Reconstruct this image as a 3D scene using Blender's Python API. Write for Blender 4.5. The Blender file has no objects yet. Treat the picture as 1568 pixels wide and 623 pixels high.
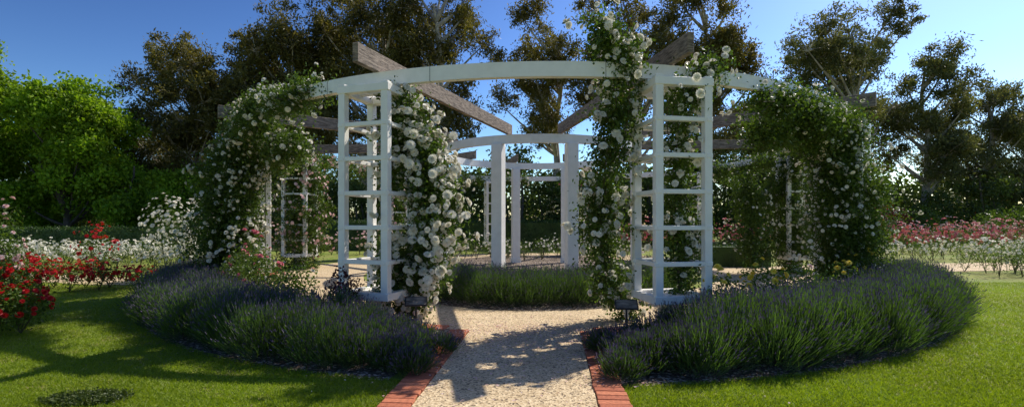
import bpy, math, numpy as np
from mathutils import Vector
rng=np.random.default_rng(11)
S=bpy.context.scene
# ------------------------------------------------------------------ helpers
class MB:
    def __init__(s): s.v=[];s.f=[];s.m=[];s.n=0
    def add(s,v,f,m=0):
        v=np.asarray(v,float).reshape(-1,3);f=np.asarray(f,int).reshape(-1,4)
        s.v.append(v);s.f.append(f+s.n);s.m.append(np.full(len(f),m));s.n+=len(v)
    def obj(s,name,mats,parent=None,smooth=False):
        v=np.concatenate(s.v);f=np.concatenate(s.f);m=np.concatenate(s.m)
        me=bpy.data.meshes.new(name)
        me.vertices.add(len(v));me.vertices.foreach_set('co',v.astype(np.float32).ravel())
        me.loops.add(f.size);me.loops.foreach_set('vertex_index',f.astype(np.int32).ravel())
        me.polygons.add(len(f));me.polygons.foreach_set('loop_start',np.arange(0,f.size,4,dtype=np.int32))
        me.polygons.foreach_set('material_index',m.astype(np.int32))
        me.polygons.foreach_set('use_smooth',np.full(len(f),smooth))
        for x in mats: me.materials.append(x)
        me.update(calc_edges=True)
        o=bpy.data.objects.new(name,me);S.collection.objects.link(o)
        if parent: o.parent=parent
        return o
def nrm(a): return a/np.maximum(np.linalg.norm(a,axis=-1,keepdims=True),1e-9)
def rdir(n):
    return nrm(rng.normal(size=(n,3)))
def leaves(mb,c,L,W,mat=0,droop=0.0,up=0.0):
    n=len(c)
    a=rdir(n);a[:,2]+=up-droop;a=nrm(a)
    s=nrm(np.cross(a,rdir(n)));nn=np.cross(a,s)
    L=(L*rng.uniform(.6,1.3,n))[:,None];W=(W*rng.uniform(.7,1.25,n))[:,None]
    v=np.stack([c-a*L*.5,c+s*W*.5+nn*W*.22,c+a*L*.5,c-s*W*.5+nn*W*.22],1)
    mb.add(v,np.arange(4*n).reshape(n,4),mat)
def blade1(mb,b,t,w,mat=0,tipw=.3):
    n=len(b);s=nrm(np.cross(nrm(t-b),rdir(n)));w=(w*rng.uniform(.7,1.3,n))[:,None]
    v=np.stack([b-s*w*.5,b+s*w*.5,t+s*w*.5*tipw,t-s*w*.5*tipw],1)
    mb.add(v,np.arange(4*n).reshape(n,4),mat)
def tube(mb,P,R,sides=6,mat=0):
    P=np.asarray(P,float);k=len(P);R=np.broadcast_to(np.asarray(R,float),(k,))
    T=nrm(np.gradient(P,axis=0))
    ref=np.array([0,0,1.]) if abs(T[:,2]).mean()<.8 else np.array([1.,0,0])
    A=nrm(np.cross(T,ref));B=np.cross(T,A)
    an=np.linspace(0,2*np.pi,sides,endpoint=False)
    v=P[:,None]+R[:,None,None]*(np.cos(an)[None,:,None]*A[:,None]+np.sin(an)[None,:,None]*B[:,None])
    f=[]
    for i in range(k-1):
        for j in range(sides):
            j2=(j+1)%sides
            f.append([i*sides+j,i*sides+j2,(i+1)*sides+j2,(i+1)*sides+j])
    mb.add(v.reshape(-1,3),f,mat)
BF=np.array([[0,3,2,1],[4,5,6,7],[0,1,5,4],[1,2,6,5],[2,3,7,6],[3,0,4,7]])
def box(mb,c,ex,ey,ez,hx,hy,hz,mat=0):
    c=np.array(c,float);ex=np.array(ex,float)*hx;ey=np.array(ey,float)*hy;ez=np.array(ez,float)*hz
    v=[c-ex-ey-ez,c+ex-ey-ez,c+ex+ey-ez,c-ex+ey-ez,c-ex-ey+ez,c+ex-ey+ez,c+ex+ey+ez,c-ex+ey+ez]
    mb.add(v,BF,mat)
def beam(mb,p,q,w,h,mat=0):
    p=np.array(p,float);q=np.array(q,float);d=q-p;L=np.linalg.norm(d);d/=L
    s=nrm(np.cross(d,[0,0,1.]));u=np.cross(s,d)
    box(mb,(p+q)/2,d,s,u,L/2,w/2,h/2,mat)
Z=np.array([0,0,1.])
# ------------------------------------------------------------------ materials
def newmat(n):
    m=bpy.data.materials.new(n);m.use_nodes=True;nt=m.node_tree
    return m,nt,nt.nodes['Principled BSDF'],nt.nodes['Material Output']
def N(nt,t,**k):
    n=nt.nodes.new(t)
    for a,b in k.items(): setattr(n,a,b)
    return n
def mixc(nt,fac,a,b,mode='MIX'):
    n=N(nt,'ShaderNodeMixRGB',blend_type=mode)
    for i,x in ((0,fac),(1,a),(2,b)):
        if hasattr(x,'links'): nt.links.new(x,n.inputs[i])
        elif i==0: n.inputs[0].default_value=x
        else: n.inputs[i].default_value=(*x,1)
    return n.outputs[0]
def noise(nt,scale,detail=4,rough=.55,co=None):
    n=N(nt,'ShaderNodeTexNoise');n.inputs['Scale'].default_value=scale;n.inputs['Detail'].default_value=detail;n.inputs['Roughness'].default_value=rough
    if co is None:
        g=N(nt,'ShaderNodeNewGeometry');co=g.outputs['Position']
    nt.links.new(co,n.inputs['Vector']);return n.outputs['Fac']
def ramp(nt,f,lo,hi):
    r=N(nt,'ShaderNodeMapRange');nt.links.new(f,r.inputs[0]);r.inputs[1].default_value=lo;r.inputs[2].default_value=hi
    return r.outputs[0]
def bump(nt,b,h,st,dist):
    n=N(nt,'ShaderNodeBump');n.inputs['Strength'].default_value=st;n.inputs['Distance'].default_value=dist
    nt.links.new(h,n.inputs['Height']);nt.links.new(n.outputs[0],b.inputs['Normal'])
def leafmat(name,c1,c2,tr=.35,rough=.5,nscale=1.2,var=.55,trtint=(1.3,1.35,.6)):
    m,nt,b,o=newmat(name)
    g=N(nt,'ShaderNodeNewGeometry')
    c=mixc(nt,g.outputs['Random Per Island'],c1,c2)
    nz=ramp(nt,noise(nt,nscale,2),.35,.68)
    lo=mixc(nt,1.0,c,(var,var,var),'MULTIPLY')
    c=mixc(nt,nz,lo,c)
    nt.links.new(c,b.inputs['Base Color']);b.inputs['Roughness'].default_value=rough
    b.inputs['Specular IOR Level'].default_value=.35
    t=N(nt,'ShaderNodeBsdfTranslucent')
    nt.links.new(mixc(nt,1.0,c,trtint,'MULTIPLY'),t.inputs[0])
    ms=N(nt,'ShaderNodeMixShader');ms.inputs[0].default_value=tr
    nt.links.new(b.outputs[0],ms.inputs[1]);nt.links.new(t.outputs[0],ms.inputs[2]);nt.links.new(ms.outputs[0],o.inputs[0])
    return m
def plain(name,c1,c2,scale,rough=.8,bs=.3,bd=.01,detail=6):
    m,nt,b,o=newmat(name)
    f=noise(nt,scale,detail)
    nt.links.new(mixc(nt,ramp(nt,f,.3,.7),c1,c2),b.inputs['Base Color']);b.inputs['Roughness'].default_value=rough
    bump(nt,b,f,bs,bd);return m
M={}
M['rleaf']=leafmat('rose_leaf',(.065,.115,.016),(.15,.235,.035),.4,.42,2.5,.55)
M['euc']=leafmat('eucalyptus_leaf',(.12,.125,.03),(.29,.25,.065),.4,.5,.35,.45,(1.25,1.15,.5))
M['euc2']=leafmat('eucalyptus_leaf_grey',(.14,.165,.055),(.27,.275,.10),.42,.5,.35,.5,(1.2,1.15,.65))
M['dec']=leafmat('bright_leaf',(.19,.34,.018),(.40,.56,.035),.5,.5,.5,.55)
M['dark']=leafmat('dark_leaf',(.07,.11,.02),(.15,.2,.04),.35,.5,.6,.5)
M['hedge']=leafmat('hedge_leaf',(.045,.09,.018),(.08,.15,.03),.25,.5,1.5,.6)
M['lav']=leafmat('lavender_stem',(.06,.125,.025),(.15,.25,.055),.4,.55,1.3,.55)
M['lavg']=leafmat('lavender_grey',(.06,.10,.04),(.11,.16,.07),.25,.6,1.3,.7,(1.1,1.1,.8))
M['lavf']=leafmat('lavender_flower',(.07,.055,.10),(.15,.12,.20),.2,.7,2,.7,(1,1,1.1))
M['white']=leafmat('petal_white',(.85,.80,.66),(.92,.90,.82),.3,.55,3,.92,(1,1,.95))
M['pink']=leafmat('petal_pink',(.78,.45,.42),(.88,.74,.68),.3,.55,3,.85,(1,.9,.9))
M['deep']=leafmat('petal_deep_pink',(.55,.08,.13),(.78,.34,.36),.3,.55,3,.85,(1,.8,.8))
M['red']=leafmat('petal_red',(.45,.006,.01),(.7,.03,.025),.3,.5,3,.8,(1.1,.7,.6))
M['yellow']=leafmat('petal_yellow',(.85,.6,.03),(.9,.78,.15),.3,.55,3,.9,(1,1,.8))
M['purple']=leafmat('purple_leaf',(.045,.016,.02),(.09,.025,.03),.3,.45,3,.7,(1.6,.6,.5))
M['redleaf']=leafmat('red_leaf',(.16,.02,.015),(.26,.05,.03),.3,.45,3,.7,(1.3,.6,.5))
M['grass']=leafmat('grass_blade',(.19,.29,.012),(.38,.48,.035),.5,.5,.45,.7,(1.2,1.2,.45))
M['bark']=plain('eucalyptus_bark',(.2,.16,.12),(.65,.57,.47),1.6,.8,.4,.05)
M['bark2']=plain('dark_bark',(.05,.038,.028),(.12,.1,.08),4,.9,.6,.05)
M['cane']=plain('rose_cane',(.05,.05,.02),(.12,.09,.05),9,.7)
m,nt,b,o=newmat('white_paint')
f=noise(nt,5,6);f2=noise(nt,45,4)
c=mixc(nt,ramp(nt,f,.35,.75),(.93,.90,.84),(.84,.81,.745));c=mixc(nt,ramp(nt,f2,.66,.8),c,(.6,.56,.48))
nt.links.new(c,b.inputs['Base Color']);b.inputs['Roughness'].default_value=.45;bump(nt,b,f2,.15,.004);M['paint']=m
m,nt,b,o=newmat('weathered_timber')
tc=N(nt,'ShaderNodeNewGeometry');mp=N(nt,'ShaderNodeMapping');mp.inputs['Scale'].default_value=(1.5,1.5,9)
nt.links.new(tc.outputs['Position'],mp.inputs[0])
f=noise(nt,4,8,.7,mp.outputs[0])
nt.links.new(mixc(nt,ramp(nt,f,.35,.68),(.07,.05,.035),(.42,.33,.25)),b.inputs['Base Color']);b.inputs['Roughness'].default_value=.85;bump(nt,b,f,.7,.02);M['timber']=m
m,nt,b,o=newmat('lawn')
f1=noise(nt,.35,4);f2=noise(nt,2.2,5);f3=noise(nt,60,5,.7)
c=mixc(nt,ramp(nt,f1,.35,.65),(.19,.28,.02),(.31,.33,.045))
c=mixc(nt,ramp(nt,f2,.5,.7),c,(.38,.30,.12))
c2=mixc(nt,1.,c,(.4,.45,.35),'MULTIPLY');c=mixc(nt,ramp(nt,f3,.3,.62),c2,c)
nt.links.new(c,b.inputs['Base Color']);b.inputs['Roughness'].default_value=.9;bump(nt,b,f3,.6,.03);M['lawn']=m
m,nt,b,o=newmat('exposed_aggregate')
g=N(nt,'ShaderNodeNewGeometry');v=N(nt,'ShaderNodeTexVoronoi');v.inputs['Scale'].default_value=55;nt.links.new(g.outputs['Position'],v.inputs['Vector'])
sep=N(nt,'ShaderNodeSeparateColor');nt.links.new(v.outputs['Color'],sep.inputs[0])
c=mixc(nt,sep.outputs[0],(.50,.355,.19),(.88,.70,.44));c=mixc(nt,ramp(nt,sep.outputs[1],.82,.9),c,(.2,.14,.08))
c=mixc(nt,ramp(nt,noise(nt,1.3,5),.4,.75),c,mixc(nt,1.,c,(.78,.74,.68),'MULTIPLY'))
nt.links.new(c,b.inputs['Base Color']);b.inputs['Roughness'].default_value=.85;bump(nt,b,v.outputs['Distance'],.5,.01);M['gravel']=m
m,nt,b,o=newmat('mulch')
g=N(nt,'ShaderNodeNewGeometry');v=N(nt,'ShaderNodeTexVoronoi');v.inputs['Scale'].default_value=30;nt.links.new(g.outputs['Position'],v.inputs['Vector'])
sep=N(nt,'ShaderNodeSeparateColor');nt.links.new(v.outputs['Color'],sep.inputs[0])
c=mixc(nt,sep.outputs[0],(.06,.04,.028),(.2,.14,.095));c=mixc(nt,ramp(nt,sep.outputs[1],.75,.8),c,(.55,.45,.36))
nt.links.new(c,b.inputs['Base Color']);b.inputs['Roughness'].default_value=.95;bump(nt,b,v.outputs['Distance'],.9,.03);M['mulch']=m
m,nt,b,o=newmat('red_brick')
g=N(nt,'ShaderNodeNewGeometry')
c=mixc(nt,g.outputs['Random Per Island'],(.34,.08,.035),(.68,.23,.11));f=noise(nt,30,5)
c=mixc(nt,ramp(nt,f,.35,.7),c,mixc(nt,1.,c,(.6,.58,.56),'MULTIPLY'))
nt.links.new(c,b.inputs['Base Color']);b.inputs['Roughness'].default_value=.9;bump(nt,b,f,.4,.01);M['brick']=m
M['metal']=plain('dark_metal',(.02,.02,.022),(.045,.045,.05),20,.4)
# ------------------------------------------------------------------ layout frame
C=np.array([.9,17.6]);V=np.array([.08,.9968]);U=np.array([.9968,-.08])
LK=.80
def P(deg,a,b,z=0.):
    t=np.radians(deg);t=np.asarray(t)
    xy=C+np.multiply.outer(a*np.sin(t),U)-np.multiply.outer(b*np.cos(t),V)
    return np.concatenate([xy,np.full(xy.shape[:-1]+(1,),z)],-1)
def rho(x,y,a,b):
    dx=x-C[0];dy=y-C[1];u=dx*U[0]+dy*U[1];v=dx*V[0]+dy*V[1]
    return np.sqrt((u/a)**2+(v/b)**2),u,v
def annulus(name,t0,t1,b0,b1,k,z,mat,n=90):
    mb=MB();t=np.linspace(t0,t1,n+1);r=np.linspace(b0,b1,6)
    g=np.stack([P(t,x*k,x,z) for x in r],1).reshape(-1,3)
    f=[[i*6+j,(i+1)*6+j,(i+1)*6+j+1,i*6+j+1] for i in range(n) for j in range(5)]
    f=[q[::-1] for q in f]
    mb.add(g,f);return mb.obj(name,[mat])
def strip(name,pts,w,z,mat):
    pts=np.array(pts,float);t=nrm(np.gradient(pts,axis=0));s=np.stack([t[:,1],-t[:,0]],1)
    l=pts-s*w/2;r=pts+s*w/2;k=len(pts)
    v=np.concatenate([np.c_[l,np.full(k,z)],np.c_[r,np.full(k,z)]]);f=[[i,k+i,k+i+1,i+1] for i in range(k-1)]
    mb=MB();mb.add(v,f);return mb.obj(name,[mat])
# ------------------------------------------------------------------ ground
mb=MB();g=np.linspace(-400,400,41)
X,Y=np.meshgrid(g,g);vv=np.stack([X.ravel(),Y.ravel(),0*X.ravel()],1)
mb.add(vv,[[i*41+j,i*41+j+1,(i+1)*41+j+1,(i+1)*41+j] for i in range(40) for j in range(40)])
mb.obj('lawn_ground',[M['lawn']])
annulus('garden_bed_soil',7,72,9.8,12.5,LK,.004,M['mulch']);annulus('garden_bed_soil',-78,-7,9.8,12.5,LK,.004,M['mulch'])
annulus('gravel_ring_path',-180,180,6.5,9.9,.87,.008,M['gravel'])
ax=lambda v,u=0.: C+V*v+U*u
strip('gravel_path',[ax(v,.08) for v in np.linspace(-18.5,-9.5,12)],1.66,.012,M['gravel'])
annulus('inner_bed_soil',-180,180,.01,8.1,.58,.016,M['mulch'])
strip('gravel_path',[(-7.0,14.6),(-9.5,14.2),(-11,14.2),(-13,15),(-17,16.3),(-26,18)],1.5,.012,M['gravel'])
strip('gravel_path',[(8.5,17.2),(12,18.2),(16,18.9),(24,20.0),(36,22)],3.0,.012,M['gravel'])
mb=MB()
def brick(c,d):
    a=rng.normal(0,.018);d=np.array([d[0]*math.cos(a)-d[1]*math.sin(a),d[0]*math.sin(a)+d[1]*math.cos(a)])
    s=np.array([d[1],-d[0],0]);c=np.array(c)+s[:2]*rng.normal(0,.004);d=np.array([d[0],d[1],0])
    z=.012+rng.uniform(-.003,.004)
    box(mb,[c[0],c[1],z],d,s,Z,.0525,.145,.02)
for sgn in (-1,1):
    for v in np.arange(-18,-9.95,.118):
        brick(ax(v,.08+sgn*(.83+.15)),V)
t=np.linspace(0,90,900)
for sgn in (-1,1):
    pp=P(sgn*t,9.86*.87,9.86)[:,:2];L=np.r_[0,np.cumsum(np.linalg.norm(np.diff(pp,axis=0),axis=1))]
    for s_ in np.arange(1.2,13,.118):
        i=np.searchsorted(L,s_)
        if i>=len(pp)-1:break
        brick(pp[i],nrm(pp[i+1]-pp[i]))
o=mb.obj('brick_edging',[M['brick']]);bv=o.modifiers.new('b','BEVEL');bv.width=.005;bv.segments=1
# ------------------------------------------------------------------ grass blades
mb=MB()
def lawnmask(x,y):
    r,u,v=rho(x,y,12.45*LK,12.45)
    p2=(np.abs(y-(15-(x+13)*.0))<1.0)&(x<-9.5)
    return (r>1)&~((abs(u-.08)<1.12)&(v<-9))&~p2
n=450000
d=4.1+10*rng.random(n)**1.5;xx=rng.uniform(-1.06,1.06,n)*d
k=lawnmask(xx,d);xx=xx[k];d=d[k]
b_=np.stack([xx,d,np.zeros(len(d))],1)
hh=.016+.02*rng.random(len(d));t_=b_+np.c_[rng.normal(0,.018,(len(d),2)),hh]
blade1(mb,b_,t_,.007,0,.3)
mb.obj('lawn_grass',[M['grass']])
mb=MB();n=2200;r=np.sqrt(rng.random(n))*rng.uniform(.7,1.2,n);a=rng.uniform(0,6.28,n)
leaves(mb,np.stack([-3.95+.36*r*np.cos(a),4.75+.2*r*np.sin(a),.02+.03*rng.random(n)],1),.03,.026);mb.obj('clover_patch',[M['dark']])
# ------------------------------------------------------------------ pergola
perg=bpy.data.objects.new('garden_pergola',None);S.collection.objects.link(perg)
TA=[-162,-126,-90,-54,-16,16,54,90,126,162]
OA,OB=8.5,9.8
def ring(name,a,b,z0,z1,w,n=144):
    mb=MB();t=np.linspace(0,360,n,endpoint=False)
    rr=[P(t,a+dx,b+dx,z) for dx,z in ((-w/2,z0),(w/2,z0),(w/2,z1),(-w/2,z1))]
    v=np.stack(rr,1).reshape(-1,3);f=[]
    for i in range(n):
        j=(i+1)%n
        for q in range(4): f.append([i*4+q,i*4+(q+1)%4,j*4+(q+1)%4,j*4+q])
    mb.add(v,f);return mb.obj(name,[M['paint']],perg)
ring('outer_ring_beam',OA,OB,3.86,4.09,.12);ring('inner_ring_beam',3.3,3.5,3.84,4.08,.13)
T={}
def tower(deg):
    p=P(deg,OA,OB);T[deg]=p
    q=p[:2]-C;nr=np.array([*nrm(q),0]);tg=np.array([-nr[1],nr[0],0])
    mb=MB();h=.39;pw=.06
    for a in (-1,1):
        for c in (-1,1):
            box(mb,p+nr*a*h+tg*c*h+Z*2.14,nr,tg,Z,pw,pw,1.69)
    zs=[.50,1.03,1.57,2.11,2.65,3.19,3.74]
    for i,z in enumerate(zs):
        e=i in (0,len(zs)-1);hz=.06 if e else .034
        for a in (-1,1):
            box(mb,p+nr*a*(h+.004)+Z*z,nr,tg,Z,.045 if not e else .067,h+.075,hz)
            box(mb,p+tg*a*(h+.004)+Z*(z-.003),tg,nr,Z,.042 if not e else .064,h+(.07 if not e else .052),hz-.002)
    box(mb,p+Z*3.80,tg,nr,Z,h+.02,.07,.055);box(mb,p+Z*.485,nr,tg,Z,h-.06,h-.06,.03)
    box(mb,p+Z*.227,nr,tg,Z,.15,.15,.227);box(mb,p+Z*.04,nr,tg,Z,.17,.17,.04)
    o=mb.obj('lattice_tower',[M['paint']],perg)
    bv=o.modifiers.new('b','BEVEL');bv.width=.006;bv.segments=1
for d_ in TA: tower(d_)
mb=MB()
for d_ in (-162,-90,-18,18,90,162):
    p=P(d_,3.3,3.5);q=nrm(p[:2]-C);nr=np.array([*q,0]);tg=np.array([-q[1],q[0],0])
    box(mb,p+Z*1.92,nr,tg,Z,.155,.155,1.918)
    box(mb,p+Z*.1,nr,tg,Z,.18,.18,.1)
o=mb.obj('inner_posts',[M['paint']],perg);bv=o.modifiers.new('b','BEVEL');bv.width=.008;bv.segments=1
mb=MB()
for i,d_ in enumerate(TA):
    p=P(d_,OA,OB,0);d2={-16:-13,16:13}.get(d_,d_)
    q=P(d2,3.05,3.25,0);dd=nrm(p-q);zt=4.09+.155+rng.uniform(0,.02)
    e0=p+dd*.62;beam(mb,[*e0[:2],zt],[*(q)[:2],zt],.10,.30)
o=mb.obj('timber_rafters',[M['timber']],perg);bv=o.modifiers.new('b','BEVEL');bv.width=.008;bv.segments=1
mb=MB()
for d_ in TA:
    p=P(d_,OA-.11,OB-.11,4.0);box(mb,p,U.tolist()+[0],V.tolist()+[0],Z,.03,.03,.085)
    for o_ in (6.5,-7.2):
        t2=d_+o_;p=P(t2,OA,OB,3.975);q=P(t2+.2,OA,OB,3.975)-P(t2-.2,OA,OB,3.975);tg=nrm(q);nr=np.cross(tg,Z)
        box(mb,p,tg,nr,Z,.003,.0625,.117)
mb.obj('metal_brackets',[M['metal']],perg)
# ------------------------------------------------------------------ rose flowers
def proto(layers):
    vs=[];fs=[];n=0
    for (k,R,h1,h2,off,wd) in layers:
        for i in range(k):
            a=2*math.pi*i/k+off;w=math.pi/k*wd
            for rr,z,ww in ((.08,0,.6),(R*.62,h1,1.),(R,h2,.62)):
                for s in (-1,1): vs.append([rr*math.cos(a+s*w*ww),rr*math.sin(a+s*w*ww),z])
            fs+= [[n,n+2,n+3,n+1],[n+2,n+4,n+5,n+3]];n+=6
    return np.array(vs),np.array(fs)
RH=proto([(6,1,.1,.06,0,1.2),(5,.82,.28,.34,.5,1.25),(4,.58,.4,.58,.2,1.3),(3,.3,.45,.68,.9,1.3)])
RL=proto([(5,1,.2,.2,0,1.2),(3,.55,.45,.6,.5,1.3)])
def flowers(mb,pos,nr,size,mat,hi=True):
    v,f=RH if hi else RL;n=len(pos)
    if n==0:return
    nr=nrm(nr);a=nrm(np.cross(nr,rdir(n)));b=np.cross(nr,a)
    B=np.stack([a,b,nr],1)*(size*rng.uniform(.6,1.25,n))[:,None,None]
    vv=np.einsum('vk,nkj->nvj',v,B)+pos[:,None]
    ff=f[None]+(np.arange(n)*len(v))[:,None,None]
    mb.add(vv,ff,mat)
def climb(name,paths,nleaf,nfl,col,fs=.055,hi=True,lsz=.065):
    mb=MB();tot=[]
    for p in paths:
        p=np.array(p,float);s=np.r_[0,np.cumsum(np.linalg.norm(np.diff(p[:,:3],axis=0),axis=1)*p[:-1,3])]
        tot.append(s[-1])
    TT=sum(tot)
    for p,w in zip(paths,tot):
        p=np.array(p,float);s=np.r_[0,np.cumsum(np.linalg.norm(np.diff(p[:,:3],axis=0),axis=1))]
        nl=int(nleaf*w/TT);nc=max(6,nl//60)
        t=rng.random(nc)*s[-1];c=np.stack([np.interp(t,s,p[:,i]) for i in range(4)],1)
        off=rdir(nc)*(rng.random(nc)**.4)[:,None]*c[:,3:4]*rng.uniform(.75,1.15,(nc,1))
        cc=c[:,:3]+off;cr=.11+.12*rng.random(nc)
        idx=rng.integers(0,nc,nl)
        pos=cc[idx]+rng.normal(size=(nl,3))*cr[idx][:,None]*.75
        pos[:,2]=np.maximum(pos[:,2],.05)
        leaves(mb,pos,lsz,lsz*.62,0,.2)
        nf=int(nfl*w/TT);out=np.argsort(-np.linalg.norm(off,axis=1)/c[:,3])[:max(3,int(nc*.8))]
        wt=rng.random(len(out))**1.8;idx=rng.choice(out,nf,p=wt/wt.sum())
        dirn=nrm(off[idx]+rng.normal(size=(nf,3))*.12+np.array([.05,-.1,.1]))
        fp=cc[idx]+dirn*cr[idx][:,None]*1.35+rng.normal(size=(nf,3))*.075
        flowers(mb,fp,dirn+rdir(nf)*.5,fs,1,hi)
        for k in range(3):
            wob=np.cumsum(rng.normal(0,.05,(len(p)*3,3)),axis=0)
            tt=np.linspace(0,s[-1],len(p)*3);q=np.stack([np.interp(tt,s,p[:,i]) for i in range(3)],1)+wob*.6
            q[:,2]=np.maximum(q[:,2],.0);tube(mb,q,np.linspace(.014,.006,len(q)),5,2)
        ns=max(2,nc//9)
        for k in range(ns):
            i=rng.integers(0,nc);d0=nrm(off[i]+np.array([0,0,.25*c[i,3]]));L=rng.uniform(.2,.6)
            tt=np.linspace(0,1,6)[:,None];q=cc[i]+d0*L*tt*1.1+np.array([0,0,-1.])*L*.45*tt**2
            tube(mb,q,.004,4,2)
            m_=26;tq=rng.random(m_);lp=np.stack([np.interp(tq,tt[:,0],q[:,j]) for j in range(3)],1)+rng.normal(0,.035,(m_,3))
            leaves(mb,lp,lsz,lsz*.6,0,.3)
            if rng.random()<.6: flowers(mb,q[-1:]+rng.normal(0,.04,(3,3)),rdir(3)+d0,fs,1,hi)
    return mb.obj(name,[M['rleaf'],M[col],M['cane']])
def arc(t0,t1,z,r,dr=0,n=7,zj=.12):
    t=np.linspace(t0,t1,n);q=P(t,OA+dr,OB+dr,0)
    return [(a[0],a[1],z+rng.uniform(-zj,zj),r*rng.uniform(.75,1.2)) for a in q]
climb('climbing_rose',[[(-1.85,8.75,.1,.12),(-1.65,8.6,.6,.24),(-1.42,8.55,1.1,.34),(-1.3,8.5,1.7,.36),(-1.35,8.5,2.3,.33),(-1.5,8.55,2.9,.27),(-1.75,8.6,3.4,.2)],
  [(-2.0,8.5,.5,.2),(-1.95,8.5,1.3,.18)],[(-1.95,8.55,2.2,.15),(-1.9,8.5,3.2,.17),(-1.8,8.4,3.75,.13)]],23000,680,'white',.07)
climb('climbing_rose',[[(2.0,8.7,.1,.12),(1.62,8.5,.7,.22),(1.45,8.45,1.3,.27),(1.45,8.45,2.0,.26),(1.55,8.35,2.6,.27),(1.65,8.2,3.2,.3),(1.7,8.1,3.8,.28),(1.6,8.0,4.2,.27),(1.45,7.95,4.65,.18)],
  [(2.7,8.15,.6,.2),(2.7,8.15,1.6,.16),(2.65,8.15,2.6,.2),(2.6,8.0,3.5,.28),(3.0,8.1,3.9,.18),(3.35,8.3,4.25,.1)],[(1.9,7.95,3.9,.22),(1.6,7.9,4.15,.22),(1.35,7.85,4.7,.1)]],23000,380,'white',.066)
a_=T[-54]
fx,fy=a_[0]-.2,a_[1]-.3
climb('climbing_rose',[[(fx-.1,fy,.1,.6),(fx-.1,fy,1.2,.85),(fx,fy,2.3,.82),(fx+.1,fy,3.2,.62),(fx+.3,fy,3.8,.4)],[(a_[0]+.1,a_[1]-.55,.3,.3),(a_[0]+.2,a_[1]-.6,1.8,.35),(a_[0]+.2,a_[1]-.5,3.3,.35)],arc(-55,-40,3.8,.42),arc(-46,-25,4.02,.2),arc(-52,-36,3.2,.3,-.5)],82000,1000,'white',.05)
a_=T[54]
fx,fy=a_[0]-.05,a_[1]-.3
climb('climbing_rose',[[(fx,fy,.1,.6),(fx,fy,1.2,.82),(fx-.05,fy,2.3,.8),(fx-.2,fy,3.1,.55),(fx-.4,fy,3.8,.35)],[(a_[0]-.4,a_[1]-.5,.3,.3),(a_[0]-.4,a_[1]-.55,1.8,.35),(a_[0]-.4,a_[1]-.5,3.0,.35)],arc(54,38,3.65,.36),arc(40,27,3.75,.22),arc(50,30,3.3,.22,-.4)],80000,600,'white',.044)
a_=T[-90]
climb('climbing_rose',[[(a_[0],a_[1],.1,.7),(a_[0]+.1,a_[1],1.4,.9),(a_[0]+.2,a_[1],2.6,.9),(a_[0],a_[1],3.9,.6)],arc(-90,-60,3.9,.42),arc(-90,-112,3.9,.3)],34000,600,'pink',.06,False,lsz=.085)
a_=T[90]
climb('climbing_rose',[[(a_[0],a_[1],.1,.6),(a_[0]-.2,a_[1],1.4,.8),(a_[0]-.4,a_[1],2.6,.8),(a_[0],a_[1],3.9,.5)],arc(90,60,3.8,.4),arc(90,112,3.8,.32),[(7.7,16.2,.2,.4),(7.6,16.2,1.5,.5),(7.5,16.4,3,.5)]],36000,260,'white',.055,False,lsz=.085)
for d_,co,k in ((-126,'pink',1.),(126,'white',.8),(-162,'white',.35),(162,'deep',.6)):
    a_=T[d_]
    climb('climbing_rose',[[(a_[0],a_[1],.1,.5*k+.2),(a_[0],a_[1],1.5,.8*k),(a_[0],a_[1],2.8,.7*k),(a_[0],a_[1],3.9,.4*k)],arc(d_-12,d_+12,3.9,.25)],int(15000*k),int(200*k),co,.06,False,lsz=.1)
# ------------------------------------------------------------------ lavender: leafy mound with short upright flower spikes
def lavender(name,cl,H,nb,taper=False,R=.32):
    mb=MB();n=len(cl);hs=H*rng.uniform(.93,1.07,n)
    if taper:
        r,u,v=rho(cl[:,0],cl[:,1],1,1);hs*=np.clip(.36+(np.abs(u-.08)-1.05)*.42,.3,1)
    def hemi(k,mx=1.5):
        a=rng.uniform(0,2*np.pi,k);ph=np.arccos(rng.uniform(math.cos(mx),1,k));return np.stack([np.sin(ph)*np.cos(a),np.sin(ph)*np.sin(a),np.cos(ph)],1)
    q=np.clip(hs/H,.6,1)
    m_=int(nb*.7);i=np.repeat(np.arange(n),m_);k=len(i);D=hemi(k,1.65)
    sc=np.stack([R*q[i],R*q[i],hs[i]*.74],1)
    c0=np.c_[cl[i],np.full(k,.02)]
    b=c0+D*sc*rng.uniform(.5,.92,(k,1));t=b+nrm(D+Z*.8+rng.normal(0,.25,(k,3)))*rng.uniform(.07,.15,(k,1))
    b[:,2]=b[:,2].clip(.01);blade1(mb,b,t,.011,1,.3)
    i=np.repeat(np.arange(n),nb);k=len(i);D=hemi(k,1.4)
    sc=np.stack([R*q[i],R*q[i],hs[i]*.70],1)
    c0=np.c_[cl[i]+rng.normal(0,.06,(k,2)),np.full(k,.02)]
    b=c0+D*sc*.8;d=nrm(D*np.array([.8,.8,1])+Z*.55+rng.normal(0,.14,(k,3)))
    L=(hs[i]*rng.uniform(.16,.36,k))[:,None];t=b+d*L
    blade1(mb,b,t,.006,0,.6)
    s=rng.random(k)<.6;blade1(mb,t[s],t[s]+d[s]*rng.uniform(.02,.045,(s.sum(),1)),.0115,2,.6)
    return mb.obj(name,[M['lav'],M['lavg'],M['lavf']])
def clumps_ann(t0,t1,b0,b1,k,sp):
    out=[]
    for b in np.arange(b0,b1+.01,sp):
        Ls=np.radians(t1-t0)*b*.9;n=int(Ls/sp)
        t=np.linspace(t0,t1,n)+rng.normal(0,.35,n)
        out.append(P(t,b*k,b)[:,:2]+rng.normal(0,.07,(n,2)))
    return np.concatenate(out)
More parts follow.
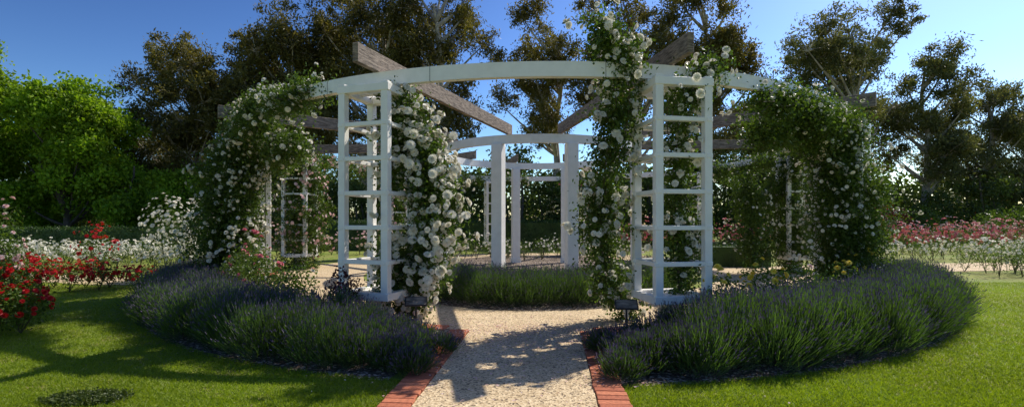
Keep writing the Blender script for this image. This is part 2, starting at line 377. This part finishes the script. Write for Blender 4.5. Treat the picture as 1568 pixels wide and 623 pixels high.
lavender('lavender_hedge',clumps_ann(-76,-6.5,11.15,12.3,LK,.33),.78,700,True)
lavender('lavender_hedge',clumps_ann(8.0,68,11.15,12.3,LK,.33),.88,700,True)
c1=clumps_ann(-70,70,5.9,7.95,.58,.42);lavender('lavender_bed',c1,.78,430,False,.36)
# ------------------------------------------------------------------ bush roses
def bushes(name,cs,hgt,rad,nl,nf,col,fs=.05,hi=False,lm='rleaf',lsz=.06):
    mb=MB()
    for (x,y) in cs:
        h=hgt*rng.uniform(.75,1.25);r=rad*rng.uniform(.85,1.15)
        d=rdir(nl);q=rng.random(nl)[:,None]**.4;pos=np.array([x,y,h*.55])+d*q*np.array([r,r,h*.45])+rng.normal(0,.05,(nl,3));pos[:,2]=pos[:,2].clip(.03)
        leaves(mb,pos,lsz,lsz*.6,0)
        k=max(1,int(nf*rng.uniform(.4,1.5)));d=rdir(k);d[:,2]=np.abs(d[:,2])*1.1-.25;d=nrm(d)
        p=np.array([x,y,h*.55])+d*np.array([r,r,h*.5])*rng.uniform(.85,1.15,(k,1));p[:,2]=p[:,2].clip(.08)
        flowers(mb,p,d+rdir(k)*.4+np.array([0,-.2,.2]),fs,1,hi)
        for j in range(4):
            e=np.array([x,y,h*.6])+rng.normal(0,.15,3)*[1,1,.5];tube(mb,[[x,y,0],[(x+e[0])/2+.03,(y+e[1])/2,h*.3],e],[.012,.01,.006],4,2)
    return mb.obj(name,[M[lm],M[col],M['cane']])
def grid(x0,x1,y0,y1,sp,sk=0.):
    return [(x+rng.normal(0,.16)+(y-y0)*sk,y+rng.normal(0,.16)) for y in np.arange(y0,y1,sp) for x in np.arange(x0,x1,sp)]
bushes('white_rose_bed',grid(-24,-11.0,17.8,24,.95,-.35),.8,.5,170,26,'white',.06)
bushes('red_rose_bed',grid(-16,-9.0,12.3,13.6,.66,-.3),.68,.42,300,34,'red',.052)
bushes('red_rose_bush',[(-7.55,7.1),(-7.3,7.6),(-8.0,7.6),(-7.8,8.1)],.95,.33,1100,52,'red',.048,True)
bushes('pink_rose_bush',[(-8.1,8.1),(-8.2,8.3)],1.75,.25,600,30,'pink',.04,True)
bushes('red_rose_bush',[(-12.7,15.6)],1.35,.5,600,70,'red',.062)
bushes('white_standard_rose',[(-12.6,18.6),(-11.9,18.5),(-11.2,18.7)],2.0,.7,700,120,'white',.07)
bushes('red_rose_bush',[tuple(P(t,10.35*.84,10.35)[:2]) for t in (-46,-42,-37,-33)],1.1,.36,800,9,'deep',.055,True)
bushes('shrub_rose',[tuple(P(t,10.35*.84,10.35)[:2]) for t in (-29,-25.5,-52,-58,-64)],.85,.35,800,8,'white',.045,True)
bushes('purple_leaf_shrub',[(-2.62,7.75),(-2.5,7.9)],1.0,.16,420,3,'red',.03,True,'purple')
bushes('yellow_rose_bush',[tuple(P(t,10.35*.86,10.35)[:2]) for t in (20,22.5,25,28)],.95,.28,550,13,'yellow',.055,True)
bushes('yellow_rose_bush',[tuple(P(t,10.4*.84,10.4)[:2]) for t in (41,45,49,53)],1.15,.32,600,15,'yellow',.055,True)
bushes('low_foliage',[tuple(P(t,10.3*.86,10.3)[:2]) for t in (31,34,37)],.8,.35,650,4,'pink',.05,True)
bushes('white_rose_bed',grid(-3.5,5.5,22.3,24.5,.8),.95,.5,200,10,'white',.055)
bushes('pink_rose_bed',grid(6,15,29,32,1.0),1.5,.6,150,22,'deep',.08)
bushes('pink_rose_bed',grid(-16,-5,26,28,1.0),1.3,.6,150,14,'pink',.08)
bushes('white_rose_bed',grid(15.0,19,15.6,17.2,.75,.2),1.0,.45,300,24,'white',.05)
bushes('cream_rose_bed',grid(14.2,30,21.8,24.6,.95,.4),.8,.5,170,20,'white',.06)
bushes('pink_rose_bed',grid(17,38,26.5,31,1.05,.4),1.5,.6,170,18,'deep',.08)
bushes('pink_rose_bed',grid(24,44,34,37,1.2,.4),1.7,.7,140,14,'pink',.085)
bushes('red_leaf_shrub',[(26.2,36),(27.3,36.2)],2.9,.9,700,0,'red',.05,False,'redleaf',.14)
bushes('green_shrub',[(34,36.5),(35.5,37),(36.6,36.6),(30.5,38),(31.7,38.4)],2.8,1.2,900,0,'red',.05,False,'rleaf',.16)
def hedge(name,x0,y0,x1,y1,w,h,ls=.08):
    mb=MB();p=np.array([x0,y0,0.]);q=np.array([x1,y1,0.]);d=q-p;L=np.linalg.norm(d);d/=L;s=np.array([-d[1],d[0],0])
    box(mb,(p+q)/2+Z*(h/2-.03),d,s,Z,L/2-.06,w/2-.06,h/2-.03,0)
    n=int(L*(h*2+w)*130);t=rng.random(n)*L;r=rng.random(n)*(2*h+w)
    off=np.where(r<h,-w/2,np.where(r<h+w,r-h-w/2,w/2));z=np.where(r<h,r,np.where(r<h+w,h,2*h+w-r))
    pos=p+d*t[:,None]+s*off[:,None]+Z*z[:,None]+rng.normal(0,.05,(n,3));pos[:,2]=pos[:,2].clip(.02)
    leaves(mb,pos,ls,ls*.6,0);return mb.obj(name,[M['hedge']])
hedge('clipped_hedge',-42,27.5,-14,27,1.2,1.35,.11)
hedge('clipped_hedge',-13,31,6,31.5,1.4,1.7,.12)
hedge('low_box_hedge',7.2,19.4,9.6,19.2,1.0,.8)
# ------------------------------------------------------------------ trees
def tree(name,x,y,H,rx,cb,lm,bark,nl=24,ncl=9,nlf=70,ls=.34,lw=.11,clr=.75,droop=.4,lean=0,flat=.33):
    mb=MB();ry=rx*.8;tr=.018*H
    k=9;tt=np.linspace(0,1,k);top=H*.8
    wob=np.cumsum(rng.normal(0,.22,(k,2)),axis=0);wob[0]=0
    tp=np.c_[x+lean*tt**1.5+wob[:,0],y+wob[:,1],tt*top];tube(mb,tp,tr*(1-.8*tt)+.03,8,1)
    zc=(H+cb)/2;rz=(H-cb)/2
    d=rdir(nl);q=rng.random(nl)[:,None]**.38
    lb=np.array([x+lean,y,zc])+d*q*np.array([rx,ry,rz*.92])
    lr=rx*rng.uniform(.2,.34,nl)
    for c,r in zip(lb,lr):
        hd=np.hypot(c[0]-x-lean,c[1]-y);z0=min(max(c[2]-hd*.9-1,H*.12),top*.93)
        s0=np.array([np.interp(z0,tp[:,2],tp[:,i]) for i in range(3)]);e=c-Z*r*.3
        m_=(s0+e)/2+np.array([rng.normal(0,.3),rng.normal(0,.3),-.12*hd])
        u=np.linspace(0,1,7)[:,None];cv=(1-u)**2*s0+2*u*(1-u)*m_+u**2*e
        tube(mb,cv,np.linspace(tr*.42,.04,7),5,1)
        cc=c+rdir(ncl)*(rng.random((ncl,1))**.5)*r*np.array([1.3,1.3,1.05])
        for e2 in cc: tube(mb,[e,(e+e2)/2+Z*.1,e2],[.045,.03,.014],3,1)
        cr=clr*rng.uniform(.45,1.25,ncl)
        i=np.repeat(np.arange(ncl),nlf);pos=cc[i]+rng.normal(size=(len(i),3))*cr[i][:,None]*np.array([.5,.5,flat])
        leaves(mb,pos,ls,lw,0,droop)
    return mb.obj(name,[M[lm],M[bark]])
E=[(-27,42,16.5,5.4,2,'euc',40),(-22,44,18.5,4.6,3,'euc',32),(-17.5,42,20,5,4,'euc',38),(-11.5,43,24,6,5,'euc',46),(-5.8,42,24,4.2,7,'euc',30),
   (3.0,46,22,4.6,8,'euc',20),(9.6,43,23.5,5.2,6,'euc',30),(16.0,43,24,4.4,5,'euc',34),(22.0,46,14.5,3.6,2,'euc2',20),
   (29.3,45,22.5,5.6,7,'euc2',32),(36.8,46,19,4.4,4,'euc2',26),(45,49,16,5,3,'euc2',28),(51,51,15.5,5,2,'euc2',24),(-33,50,12,5,2,'euc',20),(33,53,14,6,2,'euc2',22)]
for x,y,H,r,cb,lm,nl in E:
    tree('eucalyptus_tree',x,y,H,r,cb,lm,'bark',nl,14,74,.33,.11,.74,.6,0,.44)
for x,y,H,r,nl in ((-30.8,35.5,11.6,3.6,38),(-36.8,34.5,15,3.3,42),(-26.6,36,7,2.4,18),(-42,38,12,4,26),(-23,37,6.5,2.2,16),(-34,38,8.5,2.6,16)):
    tree('deciduous_tree',x,y,H,r,.6,'dec','bark2',nl,12,115,.26,.18,.8,.1,0,.42)
def mass(name,x0,x1,y0,y1,h0,h1,n,lm,ls=.3,nlf=90,cr=.9):
    mb=MB();cx=rng.uniform(x0,x1,n);cy=rng.uniform(y0,y1,n);hh=h0+(h1-h0)*(.5+.5*np.sin(cx*.55+1.3)*np.cos(cx*.23))
    cz=rng.random(n)*hh;c=np.stack([cx,cy,cz],1);r=cr*rng.uniform(.6,1.3,n)
    i=np.repeat(np.arange(n),nlf);pos=c[i]+rng.normal(size=(len(i),3))*r[i][:,None]*np.array([.6,.6,.42]);pos[:,2]=pos[:,2].clip(.05)
    leaves(mb,pos,ls,ls*.5,0,.2)
    for k in range(0,n,8): tube(mb,[[cx[k],cy[k],0],[cx[k]+.2,cy[k],cz[k]*.5],[cx[k]-.1,cy[k],cz[k]]],[.12,.09,.04],5,1)
    return mb.obj(name,[M[lm],M['bark2']])
mass('background_shrubbery',-22,24,37,41,4,7.5,620,'dark')
mass('background_shrubbery',20,60,42,48,3.0,6,420,'dark')
mass('background_shrubbery',-60,-20,42,47,3,6,260,'dark')
mass('distant_trees',-90,100,62,70,6,10,900,'dark',.8,50,2.0)
# ------------------------------------------------------------------ petals on ground
mb=MB();n=5600
ang=rng.uniform(-60,60,n);bb=rng.normal(10.0,.65,n)
t=np.radians(ang);xy=C+(bb*.86*np.sin(t))[:,None]*U-(bb*np.cos(t))[:,None]*V
k=rng.random(n)<.25;xy[k]=np.array(ax(-9.5,.08))+rng.normal(0,1,(k.sum(),1))*U*.9-np.abs(rng.normal(0,1.8,(k.sum(),1)))*V
c=np.c_[xy,np.full(n,.035)];leaves(mb,c,.036,.03)
v=mb.v[0];v[:,2]=.036+.25*(v[:,2]-.036).clip(-.02,.03)
mb.obj('fallen_petals',[M['pink']])
def label(x,y,yaw):
    mb=MB();c,s=math.cos(yaw),math.sin(yaw);r=np.array([c,s,0]);f=np.array([s,-c,0])
    box(mb,[x,y,.2],r,f,Z,.014,.014,.2)
    up=nrm(Z*.6-f*.8);nn=np.cross(r,up)
    box(mb,np.array([x,y,.42])+f*.01,r,up,nn,.17,.10,.008)
    box(mb,np.array([x,y,.42])+f*.01-nn*.010*np.sign(nn[1]) ,r,up,nn,.15,.08,.0025,1)
    mb.obj('plant_label_sign',[M['metal'],M['timber']])
label(-1.5,8.0,.15);label(1.72,7.7,-.1)
# ------------------------------------------------------------------ light, sky, camera
sd=Vector((2.8,2.5,4.0)).normalized()
L=bpy.data.lights.new('sun','SUN');L.energy=5;L.angle=math.radians(.5);L.color=(1,.94,.84)
lo=bpy.data.objects.new('sun',L);S.collection.objects.link(lo);lo.rotation_euler=sd.to_track_quat('Z','Y').to_euler()
w=bpy.data.worlds.new('World');S.world=w;w.use_nodes=True;nt=w.node_tree
sk=nt.nodes.new('ShaderNodeTexSky');sk.sky_type='NISHITA';sk.sun_disc=False
sk.sun_elevation=math.asin(sd.z);sk.sun_rotation=math.atan2(sd.x,sd.y);sk.air_density=1.0;sk.dust_density=.7;sk.ozone_density=2.2
hs=nt.nodes.new('ShaderNodeHueSaturation');hs.inputs['Saturation'].default_value=1.0;hs.inputs['Value'].default_value=.62
gm=nt.nodes.new('ShaderNodeGamma');gm.inputs['Gamma'].default_value=1.9
nt.links.new(sk.outputs[0],gm.inputs[0]);nt.links.new(gm.outputs[0],hs.inputs['Color'])
bg=nt.nodes['Background'];bg.inputs[1].default_value=.05;nt.links.new(hs.outputs[0],bg.inputs[0])
cd=bpy.data.cameras.new('camera');cd.lens=18;cd.sensor_width=36;cd.clip_end=1500;cd.shift_y=.0185
co=bpy.data.objects.new('camera',cd);S.collection.objects.link(co);co.location=(0,0,1.65);co.rotation_euler=(math.radians(90),0,0)
S.camera=co
S.view_settings.view_transform='Standard';S.view_settings.look='None';S.view_settings.exposure=0
